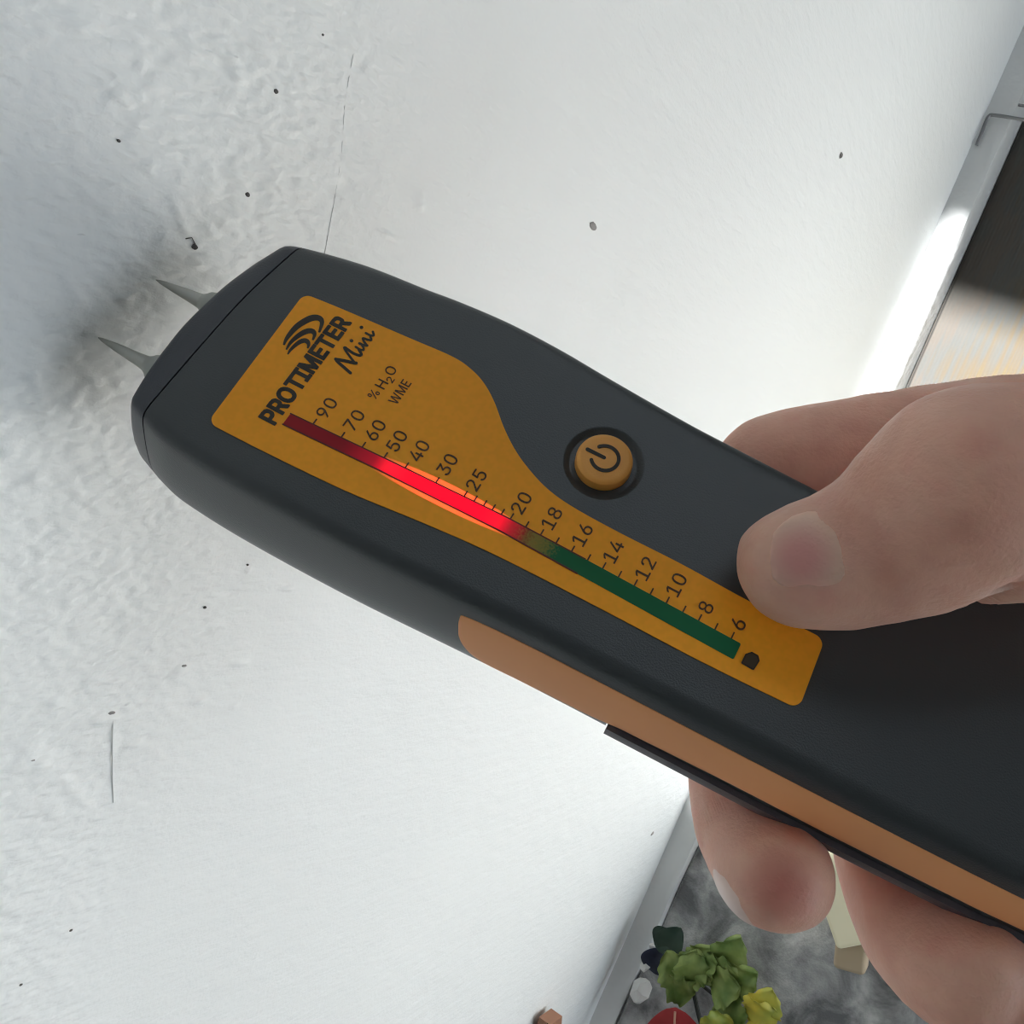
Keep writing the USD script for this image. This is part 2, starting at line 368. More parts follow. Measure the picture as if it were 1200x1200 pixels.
gm = trimesh.Trimesh(V, np.vstack(F + [np.array(E2).reshape(-1, 3)]), process=False); gm.fix_normals()
obj('grip_strip', sc(gm), MATS['grip_orange'], meter, label='orange rubber strip let into the long side')

# face label
LT = [(-62.4, -13.4), (-50, -13.2), (-31, -12.4), (-13, -10.6), (2, -9.5), (24, -9.1), (45, -9.0), (64.2, -8.3), (63.4, 6.4), (48, 6.2), (33.7, 6.6), (20, 6.5), (10, 6.8), (4, 7.7), (-1, 9.5), (-5.8, 12.0), (-10.4, 15.4), (-15.0, 19.6), (-19, 22.4), (-23, 24.0), (-28, 24.7), (-38, 24.1), (-54, 23.1), (-63.2, 22.3)]
seg = lambda a, b: [tuple(p) for p in catmull(LT[a:b], 8)]
lab = Polygon(seg(0, 8) + seg(8, 24)).buffer(-2, quad_segs=16).buffer(2, quad_segs=16)
obj('face_label', sc(extrude(lab, -.15, .28)), MATS['label_orange'], meter, label='orange face label with the printed scale')

# scale window: printed red to green behind clear film, red LEDs lit from 45 to 20
bar_u = [-49.2, -28, 0, 20, 50]; bar_t = [-3.5, -2.6, -1.65, -1.8, -2.3]; bar_b = [-6.3, -5.4, -4.8, -5.2, -5.75]
def band(u0, u1, t_off=0.0, b_off=0.0, n=40):
    q = np.linspace(u0, u1, n)
    t = np.array([(a, np.interp(a, bar_u, bar_t) + t_off) for a in q]); b = np.array([(a, np.interp(a, bar_u, bar_b) + b_off) for a in q])
    return Polygon(np.vstack([t, b[::-1]]))
def bar_mat(name, ramp, emit=None, strength=0.0):
    n = {'tc': ('texture_coordinate', {}), 's': ('separate_xyz', {}), 'm': ('map_range', {'from_min': -49.5 * S, 'from_max': 50 * S, 'clamp': True}),
         'r': ('rgb_ramp', {'ramp': ramp}), 'p': ('principled_bsdf', {'roughness': 0.6, 'specular_ior_level': 0.12}), 'nz': ('noise_texture', {'scale': 2600.0, 'detail': 1.0}), 'ad': ('math', {'math_type': 'multiply_add', 'value2': 0.06, 'value3': -0.03}), 'sm': ('math', {'math_type': 'add'})}
    l = [('tc.object', 's.vector'), ('s.x', 'm.value'), ('tc.object', 'nz.vector'), ('nz.fac', 'ad.value1'), ('m.result', 'sm.value1'), ('ad.value', 'sm.value2'), ('sm.value', 'r.fac'), ('r.color', 'p.base_color')]
    if emit:
        n['e'] = ('rgb_ramp', {'ramp': emit}); n['p'][1]['emission_strength'] = strength
        l += [('m.result', 'e.fac'), ('e.color', 'p.emission_color')]
    return mat(name, n, l)
uf = lambda q: (q + 49.5) / 99.5
bar_mat('scale_print', [(0, (.32, .022, .028)), (uf(-30), (.32, .016, .026)), (uf(0), (.24, .012, .018)), (uf(3), (.21, .03, .02)), (uf(6.5), (.26, .19, .045)), (uf(9), (.20, .18, .045)), (uf(11.5), (.018, .12, .05)), (1, (.014, .125, .055))],
        [(0, (0, 0, 0)), (uf(-36), (0, 0, 0)), (uf(-29), (.12, .002, .006)), (uf(-25), (.7, .004, .016)), (uf(-21), (1, .0, .012)), (uf(-5), (1, .0, .014)), (uf(-1.5), (.6, .003, .016)), (uf(1.5), (.16, .004, .008)), (uf(5), (0, 0, 0)), (1, (0, 0, 0))], 1.6)
obj('scale_window', sc(extrude(band(-49.2, 50).buffer(-.35).buffer(.35), .1, .42)), MATS['scale_print'], meter, label='scale bar printed red to green with red lights on')
edge_t = LineString([(q, np.interp(q, bar_u, bar_t)) for q in np.linspace(-49.2, 17, 50)]).buffer(.13)
edge_b = LineString([(q, np.interp(q, bar_u, bar_b)) for q in np.linspace(-49.2, 17, 50)]).buffer(.13)
obj('scale_outline', sc(extrude(edge_t, .1, .46)), MATS['print_maroon'], meter)
obj('scale_outline', sc(extrude(edge_b, .1, .46)), MATS['print_maroon'], meter)
mat('painted_glow', {'tc': ('texture_coordinate', {}), 's': ('separate_xyz', {}), 'm': ('map_range', {'from_min': -49.5 * S, 'from_max': 50 * S, 'clamp': True}),  # glow beside the lit bar, painted as emission that fades at both ends
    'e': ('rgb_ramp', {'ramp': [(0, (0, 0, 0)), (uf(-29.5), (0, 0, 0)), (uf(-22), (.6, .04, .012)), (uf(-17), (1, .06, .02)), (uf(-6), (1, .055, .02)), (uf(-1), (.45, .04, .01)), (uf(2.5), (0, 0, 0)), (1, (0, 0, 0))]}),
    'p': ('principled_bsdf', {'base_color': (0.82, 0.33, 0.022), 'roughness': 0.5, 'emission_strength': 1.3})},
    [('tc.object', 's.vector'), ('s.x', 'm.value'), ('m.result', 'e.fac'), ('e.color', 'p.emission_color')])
def glow_strip(side_, u0, u1, wmax):
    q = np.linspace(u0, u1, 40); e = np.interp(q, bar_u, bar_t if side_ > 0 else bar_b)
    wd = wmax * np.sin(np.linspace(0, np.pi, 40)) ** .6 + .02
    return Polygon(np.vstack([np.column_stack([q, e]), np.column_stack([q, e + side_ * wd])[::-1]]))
obj('painted_glow', sc(extrude(glow_strip(1, -29, 1.5, 1.15), .1, .30)), MATS['painted_glow'], meter, label='emissive strip standing in for red glow on the label')
obj('painted_glow', sc(extrude(glow_strip(-1, -30, 3, 1.0), .1, .30)), MATS['painted_glow'], meter, label='emissive strip standing in for red glow on the label')

# lettering: text x runs along +v, text up along -u
def letters(text, height, uc, vc, width=None, bold=False, grow=0.0, w=.40, shear=0.0, depth=.14):
    m = meshkit.text_mesh(text, height, depth, bold)
    V = m.vertices.copy(); b0, b1 = V.min(0), V.max(0)
    V[:, 0] -= (b0[0] + b1[0]) / 2; V[:, 1] -= (b0[1] + b1[1]) / 2; V[:, 2] -= b0[2]
    if width: V[:, 0] *= width / (b1[0] - b0[0])
    V[:, 0] += shear * V[:, 1]
    m.vertices = np.column_stack([uc - V[:, 1], vc + V[:, 0], V[:, 2] + .2 + 0 * w])
    m.vertices[:, 2] = np.where(V[:, 2] > depth / 2, w, .2)
    return m
obj('maker_lettering', sc(cat_mesh([letters('PROTIMETER', 3.7, -52.4 + du, 6.9 + dv, 28.4, True, w=.40 + .004 * kk) for kk, (du, dv) in enumerate([(0, 0), (.09, .11), (-.09, -.11), (.09, -.11), (-.09, .11)])])), MATS['print_black'], meter, label='bold black capital lettering across the label head')
mini = []
for st, wd in [([(-43.9, 10.6), (-45.4, 11.0), (-47.6, 11.6), (-48.4, 12.0)], .55), ([(-48.2, 12.0), (-46.6, 12.6), (-44.6, 13.2), (-44.2, 13.4)], .62), ([(-44.4, 13.3), (-46.6, 14.4), (-48.3, 15.4), (-48.1, 15.7)], .42), ([(-48.1, 15.6), (-46.0, 15.3), (-44.6, 15.5), (-44.4, 16.0), (-45.4, 16.7)], .5),
               ([(-46.4, 17.0), (-45.2, 16.9), (-44.6, 17.2), (-45.0, 17.8), (-46.0, 18.3)], .4), ([(-46.2, 18.2), (-45.2, 18.3), (-44.5, 18.6)], .45), ([(-44.6, 18.6), (-45.8, 19.3), (-46.2, 19.8), (-45.2, 20.0), (-44.5, 20.3), (-45.0, 20.9)], .42), ([(-46.4, 21.3), (-45.2, 21.3), (-44.7, 21.7), (-45.3, 22.4)], .42)]:
    mini.append(LineString(catmull(st, 6)).buffer(wd * .62))
mini += [Point(-48.0, 17.9).buffer(.4), Point(-48.0, 22.1).buffer(.4)]
from shapely import union_all
mini_poly = affinity.translate(affinity.scale(union_all(mini), .98, .92, origin=(-46.2, 16.0)), -0.1, -.4)
obj('script_lettering', sc(extrude(mini_poly, .2, .40)), MATS['print_black'], meter, label='handwritten style black word under the capitals')
for pts, w0 in [([(-59.6, 9.4), (-60.0, 11.3), (-59.8, 14.6), (-58.6, 17.5), (-57.2, 18.6), (-55.9, 18.1), (-55.0, 15.7)], .62), ([(-58.5, 8.7), (-58.7, 10.6), (-58.2, 13.0), (-57.3, 14.7), (-56.3, 15.2), (-55.5, 14.7), (-55.1, 13.4)], .52), ([(-57.6, 7.9), (-57.7, 9.3), (-57.3, 11.3), (-56.6, 12.4), (-55.8, 12.5), (-55.2, 12.0), (-54.9, 11.2)], .45)]:
    c = catmull(pts, 8); t = np.linspace(0, 1, len(c)); hw = w0 * (.30 + .9 * np.sin(np.pi * np.clip(t * .98, 0, 1)) ** 1.2)
    d = np.gradient(c, axis=0); d /= np.linalg.norm(d, axis=1, keepdims=True); nn = np.column_stack([-d[:, 1], d[:, 0]])
    obj('logo_arc', sc(extrude(Polygon(np.vstack([c + nn * hw[:, None], (c - nn * hw[:, None])[::-1]])).buffer(0), .2, .40)), MATS['print_black'], meter)
obj('unit_lettering', sc(cat_mesh([letters('%', 2.0, -37.2, 8.75, 1.9), letters('H', 2.3, -37.1, 11.6, 1.75), letters('2', 1.6, -36.1, 13.35, 1.1), letters('O', 2.2, -37.2, 15.3, 1.9)])), MATS['print_brown'], meter)
obj('unit_lettering', sc(letters('WME', 2.1, -32.9, 11.9, 5.9)), MATS['print_brown'], meter)
DIG = {90: (-43.7, 1.3), 70: (-37.4, 1.7), 60: (-32.5, 1.9), 50: (-27.5, 2.0), 40: (-22.5, 2.3), 30: (-16.1, 2.5), 25: (-9.4, 2.4), 20: (.7, 2.5), 18: (7.4, 2.6), 16: (14.2, 2.5), 14: (21.0, 2.4), 12: (27.9, 2.3), 10: (34.5, 2.3), 8: (41.3, .95), 6: (48.0, 1.0)}
for k, (a, b) in DIG.items():
    obj('scale_number', sc(letters(str(k), 2.75, a, b, 4.5 if k > 9 else 1.95)), MATS['print_brown'], meter)
TK = {90: -44.0, 70: -37.5, 60: -32.7, 50: -27.7, 40: -22.9, 30: -16.0, 25: -9.7, 24: -7.5, 23: -5.4, 22: -3.5, 21: -1.5, 20: .5, 19: 3.9, 18: 7.2, 17: 10.6, 16: 14.0, 15: 17.5, 14: 20.8, 13: 24.2, 12: 27.6, 11: 31.0, 10: 34.4, 9: 37.9, 8: 41.2, 7: 44.6, 6: 48.0}
for k, a in TK.items():
    t0 = np.interp(a, bar_u, bar_t)
    obj('tick_mark', sc(extrude(Polygon([(a - .14, t0 - .05), (a + .14, t0 - .05), (a + .14, t0 + 1.4), (a - .14, t0 + 1.4)]), .2, .42)), MATS['print_brown'], meter)
bat = Polygon([(51.5, -5.7), (54.1, -5.8), (54.35, -3.6), (53.7, -2.75), (52.4, -2.7), (51.5, -3.7)]).buffer(-.3).buffer(.3)
bs = obj('battery_symbol', sc(extrude(bat.difference(bat.buffer(-.28)), .2, .42)), MATS['print_black'], meter)
obj('symbol_fill', sc(extrude(bat.buffer(-.28), .2, .38)), MATS['battery_print'], bs)

# power button
btn = CrossSection([[(0, -2.0), (5.75, -2.0), (5.75, .9), (5.6, 1.5), (5.2, 1.85), (4.6, 2.0), (0, 2.12)]]).revolve(72).translate([BU, BV, 0])
b = obj('power_button', sc(tm(btn)), MATS['button_orange'], meter, label='round orange power button with black power symbol')
ang = np.radians(np.linspace(180 + 38, 180 + 322, 50))
ringp = LineString(np.column_stack([BU + 2.75 * np.cos(ang), BV + 2.75 * np.sin(ang)])).buffer(.36)
pbar = LineString([(BU - 3.9, BV), (BU - .2, BV)]).buffer(.38)
obj('power_symbol', sc(extrude(union_all([ringp, pbar]), 1.95, 2.2)), MATS['print_black'], b)

# the two pins on their pale bosses
for tip, bs_ in [((-101.3, 15.4), (-82, 16.0)), ((-102.8, -3.6), (-82.5, -3.75))]:
    d = np.array([tip[0] - bs_[0], tip[1] - bs_[1], 0]); Ln = np.linalg.norm(d)
    q = CrossSection([[(0, 0), (3.3, 0), (3.3, 4.2), (3.0, 5.2), (2.4, 5.9), (1.9, 6.8), (0, 6.8)]]).revolve(40)
    ax = d / Ln; bx = np.array([0, 0, 1.0]); cx = np.cross(ax, bx)
    M = np.column_stack([bx, cx, ax]);
    if np.linalg.det(M) < 0: M[:, 1] *= -1
    def put(man):
        m = tm(man); m.vertices = m.vertices @ M.T + [bs_[0], bs_[1], -13]; return m
    obj('pin_boss', sc(put(q)), MATS['boss'], meter)
    q = CrossSection([[(0, 6.0), (2.05, 6.0), (1.75, 7.2), (1.5, 9.0), (.95, Ln - 5), (.45, Ln - 1.2), (.05, Ln + .2), (0, Ln + .2)]]).revolve(32)
    obj('pin', sc(put(q)), MATS['steel'], meter)

# ---------------------------------------------------------------- the hand (same frame), one continuous surface
def skin(name, base, spots):
    n = {'tc': ('texture_coordinate', {}), 'nz': ('noise_texture', {'scale': 110.0, 'detail': 3.0, 'roughness': 0.5}), 'fr': ('noise_texture', {'scale': 1500.0, 'detail': 3.0}),
         'r': ('rgb_ramp', {'ramp': [(.3, base[0]), (.55, base[1]), (.75, base[2])]}), 'p': ('principled_bsdf', {'roughness': 0.5, 'specular_ior_level': 0.35, 'subsurface_weight': 0.22, 'subsurface_scale': 0.004, 'subsurface_radius': (1.0, .35, .2)}),
         'b': ('bump', {'distance': 0.00022, 'strength': .6})}
    l = [('tc.object', 'nz.vector'), ('tc.object', 'fr.vector'), ('nz.fac', 'r.fac'), ('fr.fac', 'b.height'), ('b.normal', 'p.normal')]
    last = 'r.color'
    for k, (pos, rad, col, am) in enumerate(spots):
        n[f'd{k}'] = ('vector_math', {'math_type': 'distance', 'vector2': tuple(np.array(pos) * S)})
        n[f'g{k}'] = ('map_range', {'range_type': 'smoothstep', 'from_min': rad * S * .25, 'from_max': rad * S, 'to_min': am, 'to_max': 0.0, 'clamp': True})
        n[f'x{k}'] = ('mix', {'color2': col})
        l += [('tc.object', f'd{k}.vector1'), (f'd{k}.value', f'g{k}.value'), (f'g{k}.result', f'x{k}.fac'), (last, f'x{k}.color1')]
        last = f'x{k}.color'
    l.append((last, 'p.base_color'))
    return mat(name, n, l)
PINK = (51.3, 9.3, 20.0)
skin('skin', [(.60, .325, .245), (.68, .40, .30), (.65, .335, .255)],
     [((76.5, -38, -9), 15, (.42, .12, .10), .75), ((101, -40, 2), 16, (.45, .17, .14), .6), ((68, 20, 24), 13, (.48, .20, .17), .45)])
skin('thumbnail', [(.83, .52, .375), (.85, .54, .39), (.83, .52, .375)], [(PINK, 7.6, (.80, .34, .29), .95)])
plain('nail', (.70, .52, .45), .3)
plain('nail_edge', (.85, .80, .72), .35)

J = lambda p, r: Manifold.sphere(float(r), 80).translate([float(t) for t in p])
def chain(L):
    return [Manifold.batch_hull([J(*a), J(*b)]) for a, b in zip(L, L[1:])]
thumb = [((52.0, 12.4, 10.2), 11.4), ((55.8, 14.2, 11.4), 12.6), ((62.0, 17.0, 13.0), 11.4), ((70.4, 30.6, 29.0), 18.8), ((87, 39, 28), 18.2), ((112, 60, 20), 20), ((150, 84, 0), 24)]
index = [((77.6, -31.4, -24.5), 11.2), ((75.8, -30.2, -29.5), 11.2), ((67.6, -18.6, -44.0), 10.4), ((56, 12, -48.5), 11.0), ((48, 40, -43), 11.6), ((41.4, 50.0, -26), 13.0), ((88, 87.0, -22), 13.2), ((110, 98, -28), 15)]
middle = [((117.0, -28.8, -27.5), 12.7), ((112.5, -27.4, -33), 12.7), ((106.0, -18.5, -45), 12.2), ((88, 14, -50), 12.4), ((78, 42, -49), 12.2), ((124, 88, -40), 15)]
ring_f = [((138, -29, -25.0), 11.6), ((134, -28, -31), 11.8), ((124, -16, -46), 11.2), ((108, 14, -50), 11.4), ((102, 42, -50), 12), ((143, 80, -46), 15)]
pinky = [((152, -24, -22), 9.6), ((150, -23, -28), 9.8), ((141, -12, -45), 9.4), ((130, 10, -48), 9.8), ((126, 36, -49), 10.6), ((160, 70, -46), 14)]
parts = chain(thumb) + chain(index) + chain(middle) + chain(ring_f) + chain(pinky)
palm = [J((110, 98, -28), 15), J((124, 88, -40), 15), J((143, 80, -46), 15), J((160, 70, -46), 14), J((190, 108, -30), 22), J((200, 86, -38), 20), J((150, 84, 0), 22)]
parts.append(Manifold.batch_hull(palm))
parts.append(Manifold.batch_hull([J((112, 60, 20), 18), J((110, 98, -28), 13), J((150, 84, 0), 22)]))
parts += chain([((192, 98, -30), 28), ((235, 125, -40), 27), ((330, 185, -62), 34), ((420, 240, -82), 40)])
hand = Manifold.batch_boolean(parts, m3.OpType.Add)
near = hand.refine_to_length(3.2)
hm = tm(near); hm.merge_vertices()
trimesh.smoothing.filter_taubin(hm, lamb=.5, nu=-.52, iterations=26)
# knuckle creases and a little unevenness
vn = hm.vertex_normals.copy(); vv = hm.vertices.copy()
disp = (meshkit.fbm(vv / 9.0, 3) - .5) * 1.0
def crease(c, ax, half, depth, reach):
    d = vv - np.array(c); a = np.array(ax, float); a /= np.linalg.norm(a); t = d @ a
    return -depth * np.exp(-(t / half) ** 2) * np.exp(-((np.linalg.norm(d, axis=1) / reach) ** 4))
for cc in [((60.5, 17.5, 25), (.75, .5, .45), .9, .7, 10), ((63, 19.5, 26), (.75, .5, .45), .8, .6, 9), ((80, 19, 22), (.9, .2, -.2), 1.6, 3.0, 13), ((112, -42, -2), (.9, -.2, .4), 1.0, .9, 12), ((68, -27, -34), (.2, -.4, .8), .8, .5, 9)]:
    disp += crease(*cc)
hm.vertices = vv + vn * disp[:, None]
person = thing('hand', 'bare right hand gripping the moisture meter, thumb resting on its face', 'hand')
dev_frame(person.GetPath())
obj('skin', sc(hm), MATS['skin'], person, smooth=True)

from scipy.spatial import cKDTree
HV = trimesh.Trimesh(hm.vertices, hm.faces, process=False).subdivide().vertices
HT = cKDTree(HV)
def reach(o, d, lo_, hi_):
    """distance from o along d at which the skin is met"""
    t = np.linspace(lo_, hi_, 60); dist, _ = HT.query(o + t[:, None] * d)
    k = int(np.argmin(dist + .02 * t)); return t[k]
def nail_plate(tip, prev, dorsal, rlo, rhi, length, half_deg, back, lift=.24, th=.5, free=.0):
    a = np.array(tip, float) - np.array(prev, float); a /= np.linalg.norm(a)
    d = np.array(dorsal, float); d -= a * (d @ a); d /= np.linalg.norm(d); s_ = np.cross(a, d)
    na, nl = 19, 17; rows = []
    for i in range(nl):
        t = i / (nl - 1)
        e = (2 * t - 1)
        hd = math.radians(half_deg) * (1 - min(1, abs(e)) ** 2.6) ** (1 / 2.6) if free == 0 else math.radians(half_deg) * (min(1, (t / .25)) ** .5 if t < .25 else 1)
        hd = max(hd, math.radians(4))
        for j in range(na):
            q = (j / (na - 1) - .5) * 2; ph = q * hd
            base = np.array(tip) + a * (-back + length * t); dr = d * math.cos(ph) + s_ * math.sin(ph)
            rows.append((base, dr, reach(base, dr, rlo, rhi), q, e, ph))
    q, e, ph = (np.array([r[k] for r in rows]) for k in (3, 4, 5)); rr = np.array([r[2] for r in rows])
    A = np.column_stack([np.ones_like(q), ph, e, ph * ph, e * e, ph * e, e ** 3, ph * ph * e])
    for _ in range(4):
        w = np.ones_like(rr) if _ == 0 else 1 / (1 + (np.abs(A @ c - rr) / .4) ** 2)
        c = np.linalg.lstsq(A * w[:, None], rr * w, rcond=None)[0]
    rr = A @ c
    ed = np.maximum(np.abs(q) ** 6, np.abs(e) ** 8)
    rr = rr + lift * (1 - ed) - .5 * ed
    out = np.array([r[0] + r[1] * t for r, t in zip(rows, rr)]).reshape(nl, na, 3); inn = np.array([r[0] + r[1] * (t - th) for r, t in zip(rows, rr)]).reshape(nl, na, 3)
    vo, fo = grid(out); vi, fi = grid(inn); n0 = len(vo)
    edge = list(range(na)) + [k * na + na - 1 for k in range(1, nl)] + [(nl - 1) * na + j for j in range(na - 2, -1, -1)] + [k * na for k in range(nl - 2, 0, -1)]
    E2 = [[[p, q, q + n0], [p, q + n0, p + n0]] for p, q in zip(edge, edge[1:] + edge[:1])]
    m = trimesh.Trimesh(np.vstack([vo, vi]), np.vstack([fo[:, ::-1], fi + n0, np.array(E2).reshape(-1, 3)]), process=False); m.fix_normals(); return m
obj('fingernail', sc(nail_plate((77.6, -31.4, -24.5), (72.1, -25.0, -36), (-.80, -.70, -.72), 8, 15.5, 13, 36, 8)), MATS['nail'], person)
obj('thumbnail', sc(nail_plate((52.0, 11.8, 9.6), (61, 16.6, 13), (-.05, -.12, 1), 7, 14, 13.5, 40, 9)), MATS['thumbnail'], person)

#CHK
# ---------------------------------------------------------------- on the floor
mat('rug_weave', {'tc': ('texture_coordinate', {}), 's': ('separate_xyz', {}), 'm1': ('mapping', {'scale': (2.0, 60.0, 1)}), 'm2': ('mapping', {'scale': (7.0, 2.2, 1)}),
    'n1': ('noise_texture', {'scale': 6.0, 'detail': 3.0}), 'n2': ('noise_texture', {'scale': 2.6, 'detail': 2.0}),
    'r': ('rgb_ramp', {'ramp': [(.30, (.058, .059, .051)), (.42, (.072, .070, .061)), (.50, (.081, .068, .055)), (.57, (.068, .068, .062)), (.65, (.084, .064, .040)), (.78, (.115, .080, .014))]}),
    'yy': ('math', {'math_type': 'multiply_add', 'value2': 3.6}), 'ad': ('math', {'math_type': 'multiply_add', 'value2': .22, 'value3': -.21}), 'sm': ('math', {'math_type': 'add'}), 'n2s': ('math', {'math_type': 'multiply_add', 'value2': .45, 'value3': .26}),
    'w': ('wave_texture', {'bands_direction': 'y', 'scale': 130.0}), 'b': ('bump', {'distance': .0006, 'strength': .35}), 'p': ('principled_bsdf', {'roughness': .9})},
    [('tc.object', 'm1.vector'), ('tc.object', 'm2.vector'), ('m1.vector', 'n1.vector'), ('m2.vector', 'n2.vector'), ('n1.fac', 'ad.value1'), ('n2.fac', 'n2s.value1'), ('n2s.value', 'sm.value1'), ('ad.value', 'sm.value2'), ('tc.object', 's.vector'), ('s.y', 'yy.value1'), ('sm.value', 'yy.value3'), ('yy.value', 'r.fac'), ('r.color', 'p.base_color'),
     ('tc.object', 'w.vector'), ('w.fac', 'b.height'), ('b.normal', 'p.normal')])
nx, ny = 90, 60
gx, gy = np.meshgrid(np.linspace(-1.0, .02, nx), np.linspace(.0185, .24, ny), indexing='ij')
gz = .028 + .003 * meshkit.fbm(np.stack([gx * 6, gy * 6, gx * 0], -1), 2)
def slab(gx, gy, gz, zb):
    nx, ny = gx.shape
    vt, ft = grid(np.stack([gx, gy, gz], -1)); vb, fb = grid(np.stack([gx, gy, np.full_like(gz, zb)], -1)); n0 = len(vt)
    edge = list(range(ny)) + [k * ny + ny - 1 for k in range(1, nx)] + [(nx - 1) * ny + j for j in range(ny - 2, -1, -1)] + [k * ny for k in range(nx - 2, 0, -1)]
    E2 = [[[p, q, q + n0], [p, q + n0, p + n0]] for p, q in zip(edge, edge[1:] + edge[:1])]
    m = trimesh.Trimesh(np.vstack([vt, vb]), np.vstack([ft[:, ::-1], fb + n0, np.array(E2).reshape(-1, 3)]), process=False); m.fix_normals(); return m
rug = thing('rug', 'pale woven rug with faded orange and yellow bands on the floor beside the skirting', 'rug')
obj('weave', slab(gx, gy, gz, .0005), MATS['rug_weave'], rug, smooth=True)
L = [tube([(.019 + 0, yy, .026), (.03, yy + rng.uniform(-.004, .004), .012), (.042, yy + rng.uniform(-.006, .006), .0025)], .0012, 5) for yy in np.linspace(.025, .235, 40)]
obj('fringe', cat_mesh(L), MATS['rug_weave'], rug, kind='stuff')

mat('velvet', {'tc': ('texture_coordinate', {}), 'n': ('noise_texture', {'scale': 34.0, 'detail': 6.0, 'roughness': .6, 'distortion': .45}), 'n2': ('noise_texture', {'scale': 700.0, 'detail': 2.0}),
    'r': ('rgb_ramp', {'ramp': [(.34, (.13, .131, .133)), (.5, (.34, .34, .335)), (.68, (.62, .62, .60))]}), 'b': ('bump', {'distance': .001, 'strength': .6}), 'p': ('principled_bsdf', {'roughness': .9, 'sheen_weight': .3})},
    [('tc.object', 'n.vector'), ('tc.object', 'n2.vector'), ('n.fac', 'r.fac'), ('r.color', 'p.base_color'), ('n2.fac', 'b.height'), ('b.normal', 'p.normal')])
gx, gy = np.meshgrid(np.linspace(.06, .80, 120), np.linspace(.0182, .34, 90), indexing='ij')
q = np.stack([gx * 11, gy * 11, gx * 0], -1)
rise = np.clip((gx - .06) / .05, 0, 1) * np.clip((.80 - gx) / .05, 0, 1) * np.clip((.34 - gy) / .05, 0, 1)
def blanket_z(gx, gy):
    q = np.stack([gx * 11, gy * 11, gx * 0], -1)
    return .050 + .022 * (meshkit.fbm(q, 3, 5) - .5) + .012 * np.clip((gx - .25) / .12, 0, 1)
gz = .006 + (blanket_z(gx, gy) - .006) * (rise ** .5)
obj('blanket', slab(gx, gy, gz, .0005), MATS['velvet'], None, 'mottled grey crushed velvet blanket heaped on the floor by the wall', 'blanket', smooth=True)

# plaster flakes fallen along the skirting
plain('flake_white', (.82, .81, .78), .7)
plain('cream_wood', (.84, .78, .55), .6); plain('tan_wood', (.42, .33, .22), .65); plain('brown_card', (.32, .15, .085), .7)
plain('wire_grey', (.25, .25, .25), .4, metallic=.8)
def rock(c, r, seed):
    pts = np.random.default_rng(seed).normal(size=(16, 3)); pts /= np.linalg.norm(pts, axis=1)[:, None]
    m = trimesh.convex.convex_hull(pts * np.array(r)); m.apply_translation(c); return m
for c, r, sd, lb in [((.350, .027, .078), (.010, .008, .006), 3, 'largest white plaster flake lying at the foot of the wall'), ((.333, .023, .075), (.006, .005, .004), 4, 'small white plaster flake midway between two others by the skirting'), ((.321, .021, .073), (.0045, .003, .003), 5, 'tiniest white plaster flake, nearest the index finger')]:
    obj('plaster_flake', rock(c, r, sd), MATS['flake_white'], None, lb, 'plaster flake', smooth=False)

def rot_box(c, half, rz, bev):
    m = box(-np.array(half), np.array(half), bev); m.apply_transform(trimesh.transformations.rotation_matrix(rz, [0, 0, 1])); m.apply_translation(c); return m
obj('wood_block', rot_box((.215, .120, .079), (.030, .014, .012), .75, .003), MATS['cream_wood'], None, 'cream wooden block on the blanket behind the index fingertip', 'wood block')
obj('wood_block', rot_box((.247, .138, .073), (.012, .010, .009), .3, .003), MATS['tan_wood'], None, 'small tan wooden block next to the cream block', 'wood block')
# offcut leaning flat against the wall, only its upper corner in view
PLK = Polygon([(.3315, .200), (.3298, .219), (.56, .10), (.60, .004), (.575, .004)])
pk = extrude(PLK, 0, .010); pk.vertices = np.column_stack([pk.vertices[:, 0], .0115 - pk.vertices[:, 2] * .8, pk.vertices[:, 1]]); pk.fix_normals()
obj('wood_offcut', pk, MATS['brown_card'], None, 'brown wooden offcut leaning on the wall, only a corner showing at the bottom edge', 'wood offcut', smooth=False)

# bent wire hook lying on the skirting ledge
hook = thing('wire_hook', 'bent grey wire hook lying across the skirting ledge at the right edge', 'wire hook')
path = catmull([(-.2725, .0035, .0665), (-.281, .0035, .067), (-.2915, .0035, .0675), (-.2935, .008, .0675), (-.2945, .03, .0670), (-.298, .075, .062)], 8)
obj('wire', tube(path, .0011, 10), MATS['wire_grey'], hook)
obj('wire_loop', tube(catmull([(-.298, .075, .062), (-.305, .083, .062), (-.309, .07, .0635), (-.304, .03, .0665), (-.303, .018, .067)], 8), .0009, 8), MATS['wire_grey'], hook)

# ---------------------------------------------------------------- cut flowers lying on the blanket
def leaf_mat(name, c1, c2, scale=60):
    return mat(name, {'tc': ('texture_coordinate', {}), 'n': ('noise_texture', {'scale': float(scale), 'detail': 3.0}), 'r': ('rgb_ramp', {'ramp': [(.35, c1), (.65, c2)]}), 'p': ('principled_bsdf', {'roughness': .5}), 't': ('translucent_bsdf', {}), 'm': ('mix_closure', {'fac': .25})},
               [('tc.object', 'n.vector'), ('n.fac', 'r.fac'), ('r.color', 'p.base_color'), ('r.color', 't.color'), ('p.BSDF', 'm.closure1'), ('t.BSDF', 'm.closure2')], surface='m.closure')
leaf_mat('leaf_green', (.13, .22, .045), (.34, .42, .12)); leaf_mat('leaf_yellow', (.38, .45, .08), (.75, .62, .08), 35)
leaf_mat('leaf_dark', (.02, .05, .035), (.05, .09, .06)); leaf_mat('leaf_blue', (.015, .02, .045), (.035, .045, .09)); leaf_mat('leaf_red', (.35, .02, .025), (.46, .04, .04))
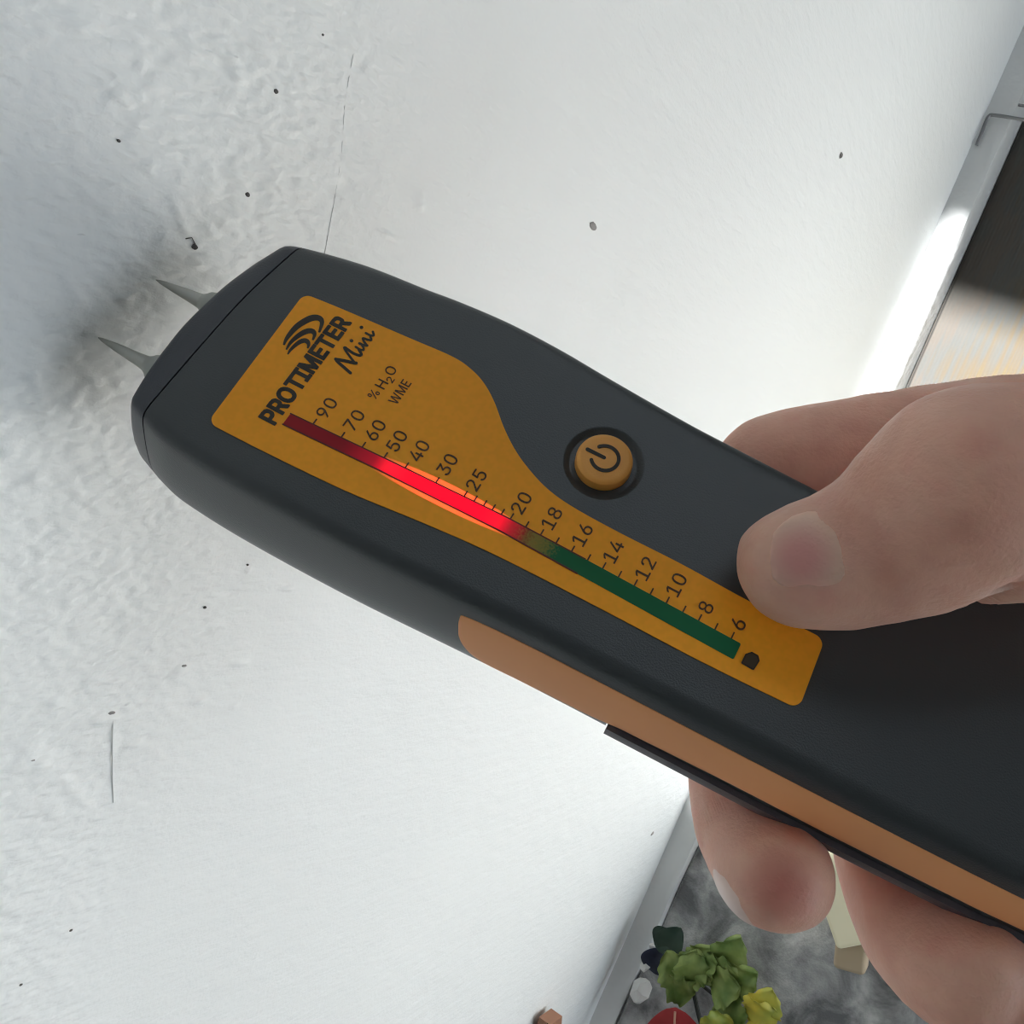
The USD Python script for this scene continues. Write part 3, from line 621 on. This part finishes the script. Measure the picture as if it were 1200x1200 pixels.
plain('leaf_rib', (.50, .26, .18), .6); plain('stem', (.03, .035, .03), .6)
def leaf(L, Wd, lobes=0, curl=.25, fold=.2, seed=0, th=.0006, wav=.0):
    nl, nw = 26, 11; A = []
    rg = np.random.default_rng(seed); ph = rg.uniform(0, 6)
    for i in range(nl):
        t = i / (nl - 1)
        hw = Wd * (math.sin(math.pi * t ** .8) ** .62 if 0 < t < 1 else 0) + .0004
        if lobes: hw *= 1 + .07 * math.cos(t * lobes * 2 * math.pi + ph)
        row = []
        for j in range(nw):
            s = j / (nw - 1) * 2 - 1
            x = L * t; yv = hw * s
            z = curl * L * math.sin(t * math.pi * .9) * .5 + fold * abs(yv) + wav * math.sin(s * 5 + ph + t * 14) * abs(s)
            row.append((x, yv, z))
        A.append(row)
    A = np.array(A); B = A - [0, 0, th]
    vo, fo = grid(A); vi, fi = grid(B); n0 = len(vo)
    edge = list(range(nw)) + [k * nw + nw - 1 for k in range(1, nl)] + [(nl - 1) * nw + j for j in range(nw - 2, -1, -1)] + [k * nw for k in range(nl - 2, 0, -1)]
    E2 = [[[p, q, q + n0], [p, q + n0, p + n0]] for p, q in zip(edge, edge[1:] + edge[:1])]
    m = trimesh.Trimesh(np.vstack([vo, vi]), np.vstack([fo[:, ::-1], fi + n0, np.array(E2).reshape(-1, 3)]), process=False); m.fix_normals()
    rib = A[:, nw // 2] + [0, 0, .0002]
    return m, rib
def place(m, pos, yaw, pitch=0, roll=0):
    T = trimesh.transformations.euler_matrix(roll, -pitch, yaw, 'sxyz'); T[:3, 3] = pos
    if isinstance(m, trimesh.Trimesh): m = m.copy(); m.apply_transform(T); return m
    return trimesh.transform_points(m, T)
spray = thing('flower_spray', 'cut spray of green and yellow leaves with a red leaf lying on the grey blanket', 'flowers', (.335, .06, .068))
C = np.array([.335, .06, .068])
def add_leaf(name, mt, world, yaw, pitch, L, Wd, lobes=0, seed=0, roll=0, curl=.25, fold=.2, wav=0.0, label=None, rib=None):
    m, r = leaf(L, Wd, lobes, curl, fold, seed, wav=wav)
    p = np.array(world) - C
    o = obj(name, place(m, p, yaw, pitch, roll), MATS[mt], spray, label=label, smooth=True)
    if rib: obj('leaf_rib', tube(place(r[1:-1], p, yaw, pitch, roll), .0008, 6), MATS[rib], o)
    return o
obj('stem', tube(catmull([(.045, .03, .012), (.02, .02, .012), (0, .005, .012), (-.02, -.01, .012)], 8), .0016, 8), MATS['stem'], spray)
obj('stem', tube(catmull([(.0, .05, .014), (-.01, .03, .012), (-.015, .0, .012)], 8), .0013, 8), MATS['stem'], spray)
k = 0
for (x, yv, z, yaw) in [(.318, .049, .086, 2.6), (.322, .056, .088, 3.3), (.326, .062, .086, 4.6), (.306, .064, .084, 1.9), (.300, .067, .082, 2.9), (.314, .070, .090, 2.2), (.316, .079, .086, 1.0), (.328, .054, .084, 4.0), (.311, .058, .086, 3.0), (.308, .078, .084, 2.5)]:
    k += 1
    add_leaf('leaf', 'leaf_green', (x, yv, z), yaw, .15, .022 + .003 * (k % 3), .0125, 5, k, roll=(k % 3 - 1) * .3, wav=.0022, curl=.4)
for (x, yv, z, yaw) in [(.314, .096, .092, 2.2), (.318, .100, .094, 1.2), (.322, .098, .095, .2), (.312, .102, .092, 3.0), (.324, .092, .094, 5.4)]:
    k += 1
    add_leaf('leaf', 'leaf_yellow', (x, yv, z), yaw, .1, .023, .0125, 5, k, roll=(k % 3 - 1) * .25, wav=.0016, curl=.4, label='yellowing crinkled leaf')
add_leaf('leaf', 'leaf_dark', (.316, .030, .080), 2.9, .2, .026, .010, 0, 31, label='dark green leaf'); add_leaf('leaf', 'leaf_dark', (.312, .020, .078), 2.2, .2, .022, .009, 0, 32, label='dark green leaf')
add_leaf('leaf', 'leaf_blue', (.334, .026, .076), 3.0, .15, .020, .009, 0, 33, label='dark blue leaf')
add_leaf('leaf', 'leaf_red', (.386, .078, .100), 3.55, .0, .056, .026, 0, 41, fold=-.15, curl=.12, label='broad red leaf with a pale midrib', rib='leaf_rib')
